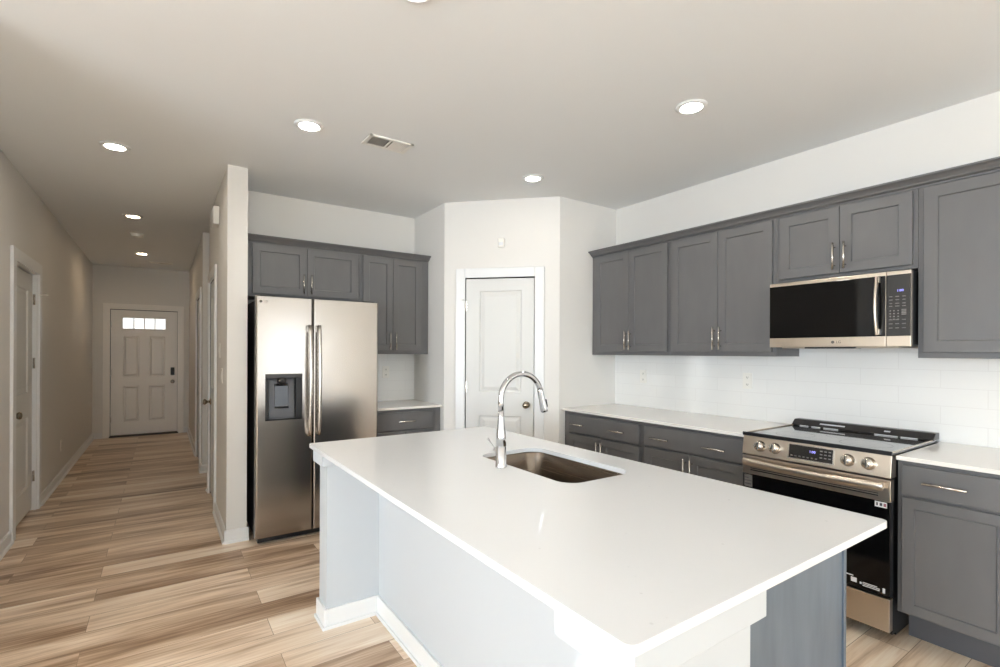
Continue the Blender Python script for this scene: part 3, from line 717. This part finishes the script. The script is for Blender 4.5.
# ------------------------------------------------------------------ range
r = thing('kitchen_range', 'stainless slide-in electric range with black glass cooktop', 'range', (2.86, 1.612, 0), RX)
W = 1.612 - .886; d = lambda y: 1.612 - y
obj('oven_body', B(.006, W - .006, .035, XR - 2.86 - .035, .05, .905), 'black', r)
obj('base_kick', B(.03, W - .03, .16, .5, 0, .052), 'black', r)
bm = nb(); prism_x(bm, [(-.002, .925), (-.002, .914), (.03, .906), (XR - 2.86 - .035, .906), (XR - 2.86 - .035, .925)], 0, W); ct = obj('cooktop', bm, 'cook_glass', r, .002)
for a in (0, W - .007): obj('cooktop_trim', B(a, a + .007, .004, XR - 2.86 - .035, .9245, .931), 'steel_range', ct, .001)
bm = nb(); box(bm, -.001, W + .001, -.006, .006, .914, .934); obj('cooktop_lip', bm, 'black', ct, .002)
for (cu, cv, rr) in ((.20, .20, .10), (.55, .20, .115), (.20, .45, .075), (.55, .45, .085), (.37, .34, .06)):
    rng = nb()
    for k in range(48):
        a0, a1 = 2 * math.pi * k / 48, 2 * math.pi * (k + 1) / 48
        rng.faces.new([rng.verts.new((cu + q * math.cos(a), cv + q * math.sin(a), .9253)) for q, a in ((rr, a0), (rr, a1), (rr - .0015, a1), (rr - .0015, a0))])
    obj('burner_ring', rng, 'panel_glass', ct)
yb = XR - 2.86 - .012
rv = obj('rear_vent', prism_x(nb(), [(yb - .095, .926), (yb - .10, .932), (yb - .060, .964), (yb, .964), (yb, .926)], -.002, W + .002), 'dark_body', r, .003)
for a, b in ((.16, .30), (.50, .53)):
    bm = prism_x(nb(), [(yb - .084, .9458), (yb - .076, .9522), (yb - .075, .951), (yb - .083, .9446)], a, b); obj('vent_slot', bm, 'sticker', rv)
for a, b in ((.05, .10), (.12, .17), (.19, .27), (.46, .57), (.585, .66)): obj('vent_slot', B(a, b, yb - .1035, yb - .094, .9265, .9305), 'sticker', rv)
# slanted control panel
pz0, pz1 = .806, .914
cpn = obj('control_panel', prism_x(nb(), [(.06, pz0), (-.012, pz0), (.004, pz1), (.06, pz1)], 0, W), 'steel_range', r, .0025)
tilt = math.atan2(.016, pz1 - pz0)
def on_panel(z): return -.012 + .016 * (z - pz0) / (pz1 - pz0)
nrm = Vector((0, -math.cos(tilt), math.sin(tilt)))
for yk in (1.508, 1.424, 1.066, .977):
    u = d(yk); z = .862; bm = nb(); o_ = Vector((u, on_panel(z), z))
    lathe(bm, [(.031, 0), (.031, .004), (.0265, .006), (.0265, .024), (.0245, .029), (.001, .030)], o_, nrm, 28)
    kb = obj('knob', bm, 'nickel', cpn)
    bm = nb(); q = o_ + nrm * .03; box(bm, q.x - .0055, q.x + .0055, q.y - .006, q.y + .004, q.z - .022, q.z + .022); obj('knob_grip', bm, 'nickel', kb, .002)
ux0, ux1 = d(1.349), d(1.134)
def tilted(bm, x0, x1, z0, z1, off0, off1):
    pts = []
    for z in (z0, z1):
        for of in (off0, off1): pts.append((on_panel(z) + nrm.y * of, z + nrm.z * of))
    return prism_x(bm, [pts[0], pts[1], pts[3], pts[2]], x0, x1)
obj('display_bezel', tilted(nb(), ux0 - .007, ux1 + .007, .824, .905, -.001, .0015), 'nickel', cpn)
ds = obj('display', tilted(nb(), ux0, ux1, .829, .900, 0, .003), 'panel_glass', cpn)
text('display_digits', '1:00', .018, 'digits', ds, (ux0 + .118, on_panel(.874) + nrm.y * .0032, .874), (H - tilt, 0, 0))
bm = nb()
for i in range(7): tilted(bm, ux0 + .010 + i * .0205, ux0 + .020 + i * .0205, .838, .844, .003, .0036)
for i in range(3):
    for j in range(3): tilted(bm, ux1 - .060 + i * .020, ux1 - .048 + i * .020, .848 + j * .017, .854 + j * .017, .003, .0036)
obj('key_print', bm, 'print', ds)
# oven door
od = obj('oven_door', B(.003, W - .003, -.006, .034, .238, .796), 'oven_glass', r, .003)
obj('door_band', B(.001, W - .001, -.010, .034, .692, .797), 'steel_range', od, .003)
n = 22; pts = []
for k in range(n + 1):
    q = k / n; pts.append((.022 + q * (W - .044), -.040 - .022 * math.sin(math.pi * q), .768 - .004 * math.sin(math.pi * q)))
bm = nb(); tube(bm, pts, 1, 14, flat=(.011, .0195)); box(bm, .026, .056, -.045, -.008, .756, .780); box(bm, W - .056, W - .026, -.045, -.008, .756, .780); obj('handle', bm, 'steel_range', od, .001)
bm = nb(); box(bm, .05, W - .05, -.0118, -.0098, .714, .720); box(bm, .05, W - .05, -.0118, -.0098, .726, .729); obj('band_groove', bm, 'dark_body', od)
st = obj('sticker', B(d(.951), d(.902), -.0068, -.0055, .661, .688), 'sticker', od)
bm = nb(); box(bm, d(.945), d(.938), -.0074, -.0066, .668, .682); obj('sticker_print', bm, 'sticker_ink', st)
bm = nb(); prism_x(bm, [(-.0074, .668), (-.0074, .682), (-.0066, .682), (-.0066, .668)], d(.931), d(.921)); obj('sticker_print', bm, 'sticker_ink', st)
bm = nb(); box(bm, d(.915), d(.905), -.0074, -.0066, .667, .682); obj('sticker_print', bm, 'sticker_red', st)
st = obj('energy_tag', B(d(1.600), d(1.553), -.0068, -.0055, .615, .685), 'print', od); st['label'] = 'grey printed tag'
bm = nb(); box(bm, d(1.598), d(1.556), -.0074, -.0066, .648, .653); box(bm, d(1.596), d(1.560), -.0074, -.0066, .628, .636); box(bm, d(1.597), d(1.575), -.0074, -.0066, .664, .67); obj('sticker_print', bm, 'sticker_ink', st)
# strip of small print along the door foot
bm = nb(); box(bm, d(1.0), d(.93), -.0068, -.0055, .256, .260); box(bm, d(1.0), d(.93), -.0068, -.0055, .264, .267); box(bm, d(1.0), d(.94), -.0068, -.0055, .271, .274); box(bm, d(1.012), d(1.004), -.0068, -.0055, .262, .272); box(bm, d(.918), d(.908), -.0068, -.0055, .252, .276)
box(bm, d(1.05), d(1.025), -.0068, -.0055, .262, .284); box(bm, d(1.14), d(1.09), -.0068, -.0055, .296, .300); box(bm, d(1.085), d(1.04), -.0068, -.0055, .290, .295); box(bm, d(1.13), d(1.07), -.0068, -.0055, .270, .274)
obj('care_print', bm, 'sticker', od)
obj('storage_drawer', B(.004, W - .004, -.008, .034, .072, .229), 'steel_range', r, .003)

# ------------------------------------------------------------------ lights, vent and small fittings
GL = 'recessed ceiling lights'
def can_light(x, y, label, rr=.080, lamp='lamp'):
    t = thing('ceiling_light', label, 'ceiling light', (x, y, C), 0, GL)
    bm = nb(); lathe(bm, [(rr + .004, 0), (rr + .004, -.003), (rr - .004, -.010), (rr - .022, -.010), (rr - .026, -.004), (rr - .026, 0)], (0, 0, -.0005), (0, 0, 1), 40); obj('trim_ring', bm, 'trim', t)
    bm = nb(); lathe(bm, [(rr - .027, -.002), (rr - .027, -.006), (rr - .04, -.0068), (.001, -.007)], (0, 0, -.0005), (0, 0, 1), 40); obj('diffuser', bm, lamp, t)
can_light(2.40, 1.655, 'lit recessed ceiling light nearest the range wall')
can_light(.723, 3.098, 'lit recessed ceiling light beside the air vent')
can_light(-.264, 4.153, 'lit recessed ceiling light at the kitchen end of the hallway', lamp='lamp_entry')
can_light(2.379, 3.036, 'lit recessed ceiling light in front of the pantry corner', lamp='lamp_soft')
can_light(-.248, 6.209, 'lit recessed ceiling light midway down the hallway', lamp='lamp_mid')
can_light(-.239, 8.536, 'farthest lit recessed ceiling light near the front door', lamp='lamp_hall')
can_light(.771, 1.70, 'lit recessed ceiling light cut by the top edge of the photo')

def vent(name, x0, x1, y0, y1, label, two=True):
    cx_, cy_ = (x0 + x1) / 2, (y0 + y1) / 2
    t = thing(name, label, 'vent', (cx_, cy_, C)); a, b = (x1 - x0) / 2, (y1 - y0) / 2; fr = .022
    bm = nb(); box(bm, -a, a, -b, -b + fr, -.008, -.0005); box(bm, -a, a, b - fr, b, -.008, -.0005); box(bm, -a, -a + fr, -b, b, -.008, -.0005); box(bm, a - fr, a, -b, b, -.008, -.0005); box(bm, -.006, .006, -b, b, -.007, -.0005)
    obj('vent_frame', bm, 'plastic', t, .002)
    obj('duct_shade_backing', B(-a + .01, a - .01, -b + .01, b - .01, -.0015, -.0006), 'duct_shade', t)  # flat sheet coloured as the shade of an open duct
    for side in (-1, 1):
        n = 9; bm = nb()
        for k in range(n):
            c = side * (.012 + (a - fr - .014) * (k + .5) / n); w_ = (a - fr) / n * .44; lean = -side
            dx = .0055 * (1 if side < 0 else -1.0)
            dx = .0055 if side < 0 else -.0055
            v = [(c - w_ * .25 + dx * .0, -.0022), (c + w_ * .25, -.0022), (c + w_ * .25 - dx, -.0075), (c - w_ * .25 - dx, -.0075)]
            vs_ = [bm.verts.new((x, y, z)) for y in (-b + fr, b - fr) for x, z in v]
            for q in ((0, 1, 2, 3), (7, 6, 5, 4), (0, 4, 5, 1), (1, 5, 6, 2), (2, 6, 7, 3), (3, 7, 4, 0)): bm.faces.new([vs_[i] for i in q])
        lv = obj('louvers', bm, 'plastic', t)
vent('ceiling_vent', 1.062, 1.356, 2.992, 3.162, 'white rectangular air vent in the kitchen ceiling')
vent('ceiling_vent', -.17, .13, 9.22, 9.36, 'white air vent in the hallway ceiling near the front door')
t = thing('smoke_detector', 'round white smoke detector between the hallway ceiling lights', 'smoke detector', (-.247, 7.11, C))
bm = nb(); lathe(bm, [(.066, -.0005), (.068, -.012), (.064, -.022), (.060, -.024)], (0, 0, 0), (0, 0, 1), 32); obj('base', bm, 'plastic', t)
bm = nb(); lathe(bm, [(.058, -.024), (.056, -.036), (.045, -.043), (.001, -.044)], (0, 0, 0), (0, 0, 1), 32); obj('cover', bm, 'plastic', t)

def plate(name, label, cat, loc, rotz, kind, w_=.072, h_=.116, group=None):
    t = thing(name, label, cat, loc, rotz, group)
    obj('cover_plate', B(-w_ / 2, w_ / 2, -.006, -.0005, -h_ / 2, h_ / 2), 'plastic', t, .002)
    if kind == 'outlet':
        for s in (-1, 1):
            bm = nb(); box(bm, -.016, .016, -.0082, -.006, s * .026 - .014, s * .026 + .014); rc = obj('receptacle', bm, 'plastic', t, .002)
            bm = nb(); box(bm, -.007, -.0045, -.0086, -.0081, s * .026 - .004, s * .026 + .006); box(bm, .0045, .007, -.0086, -.0081, s * .026 - .004, s * .026 + .006); box(bm, -.002, .002, -.0086, -.0081, s * .026 - .010, s * .026 - .006); obj('slots', bm, 'slot', rc)
    elif kind == 'switch':
        bm = nb(); prism_x(bm, [(-.006, -.033), (-.0085, -.033), (-.011, 0), (-.0085, .033), (-.006, .033)], -.016, .016); obj('rocker', bm, 'plastic', t, .001)
    return t
GO = 'white outlets on the range backsplash'
plate('wall_outlet', 'white outlet on the tile near the pantry corner', 'outlet', (XR - .009, 2.922, 1.187), RX, 'outlet', group=GO)
plate('wall_outlet', 'white outlet on the tile just left of the range', 'outlet', (XR - .009, 1.969, 1.195), RX, 'outlet', group=GO)
plate('wall_outlet', 'white outlet in the nook above the small counter', 'outlet', (1.815, YF - .009, 1.198), 0, 'outlet')
plate('wall_outlet', 'white outlet low on the left hallway wall', 'outlet', (XL, 7.12, .365), H, 'outlet')
plate('wall_switch', 'white light switch on the partition beside the hallway', 'switch', (XH, 4.42, 1.205), RX, 'switch')
plate('wall_switch', 'white switch plate nearest the closet door on the partition', 'switch', (XH, 4.62, 1.40), RX, 'switch')
t = thing('door_chime', 'white box chime high on the partition wall', 'chime', (XH, 4.80, 2.53), RX)
obj('cover', B(-.075, .075, -.045, -.0005, -.075, .075), 'plastic', t, .006)
obj('grille', B(-.05, .05, -.0465, -.0445, -.092 + .03, -.05), 'plastic', t, .001)
t = thing('motion_sensor', 'small white sensor above the pantry door', 'sensor', (XP1, YP1, 0), DIAG)
obj('housing', B(.50, .557, -.026, -.0005, 2.328, 2.412), 'plastic', t, .008)
obj('lens', B(.509, .548, -.031, -.025, 2.345, 2.372), 'sticker', t, .004)
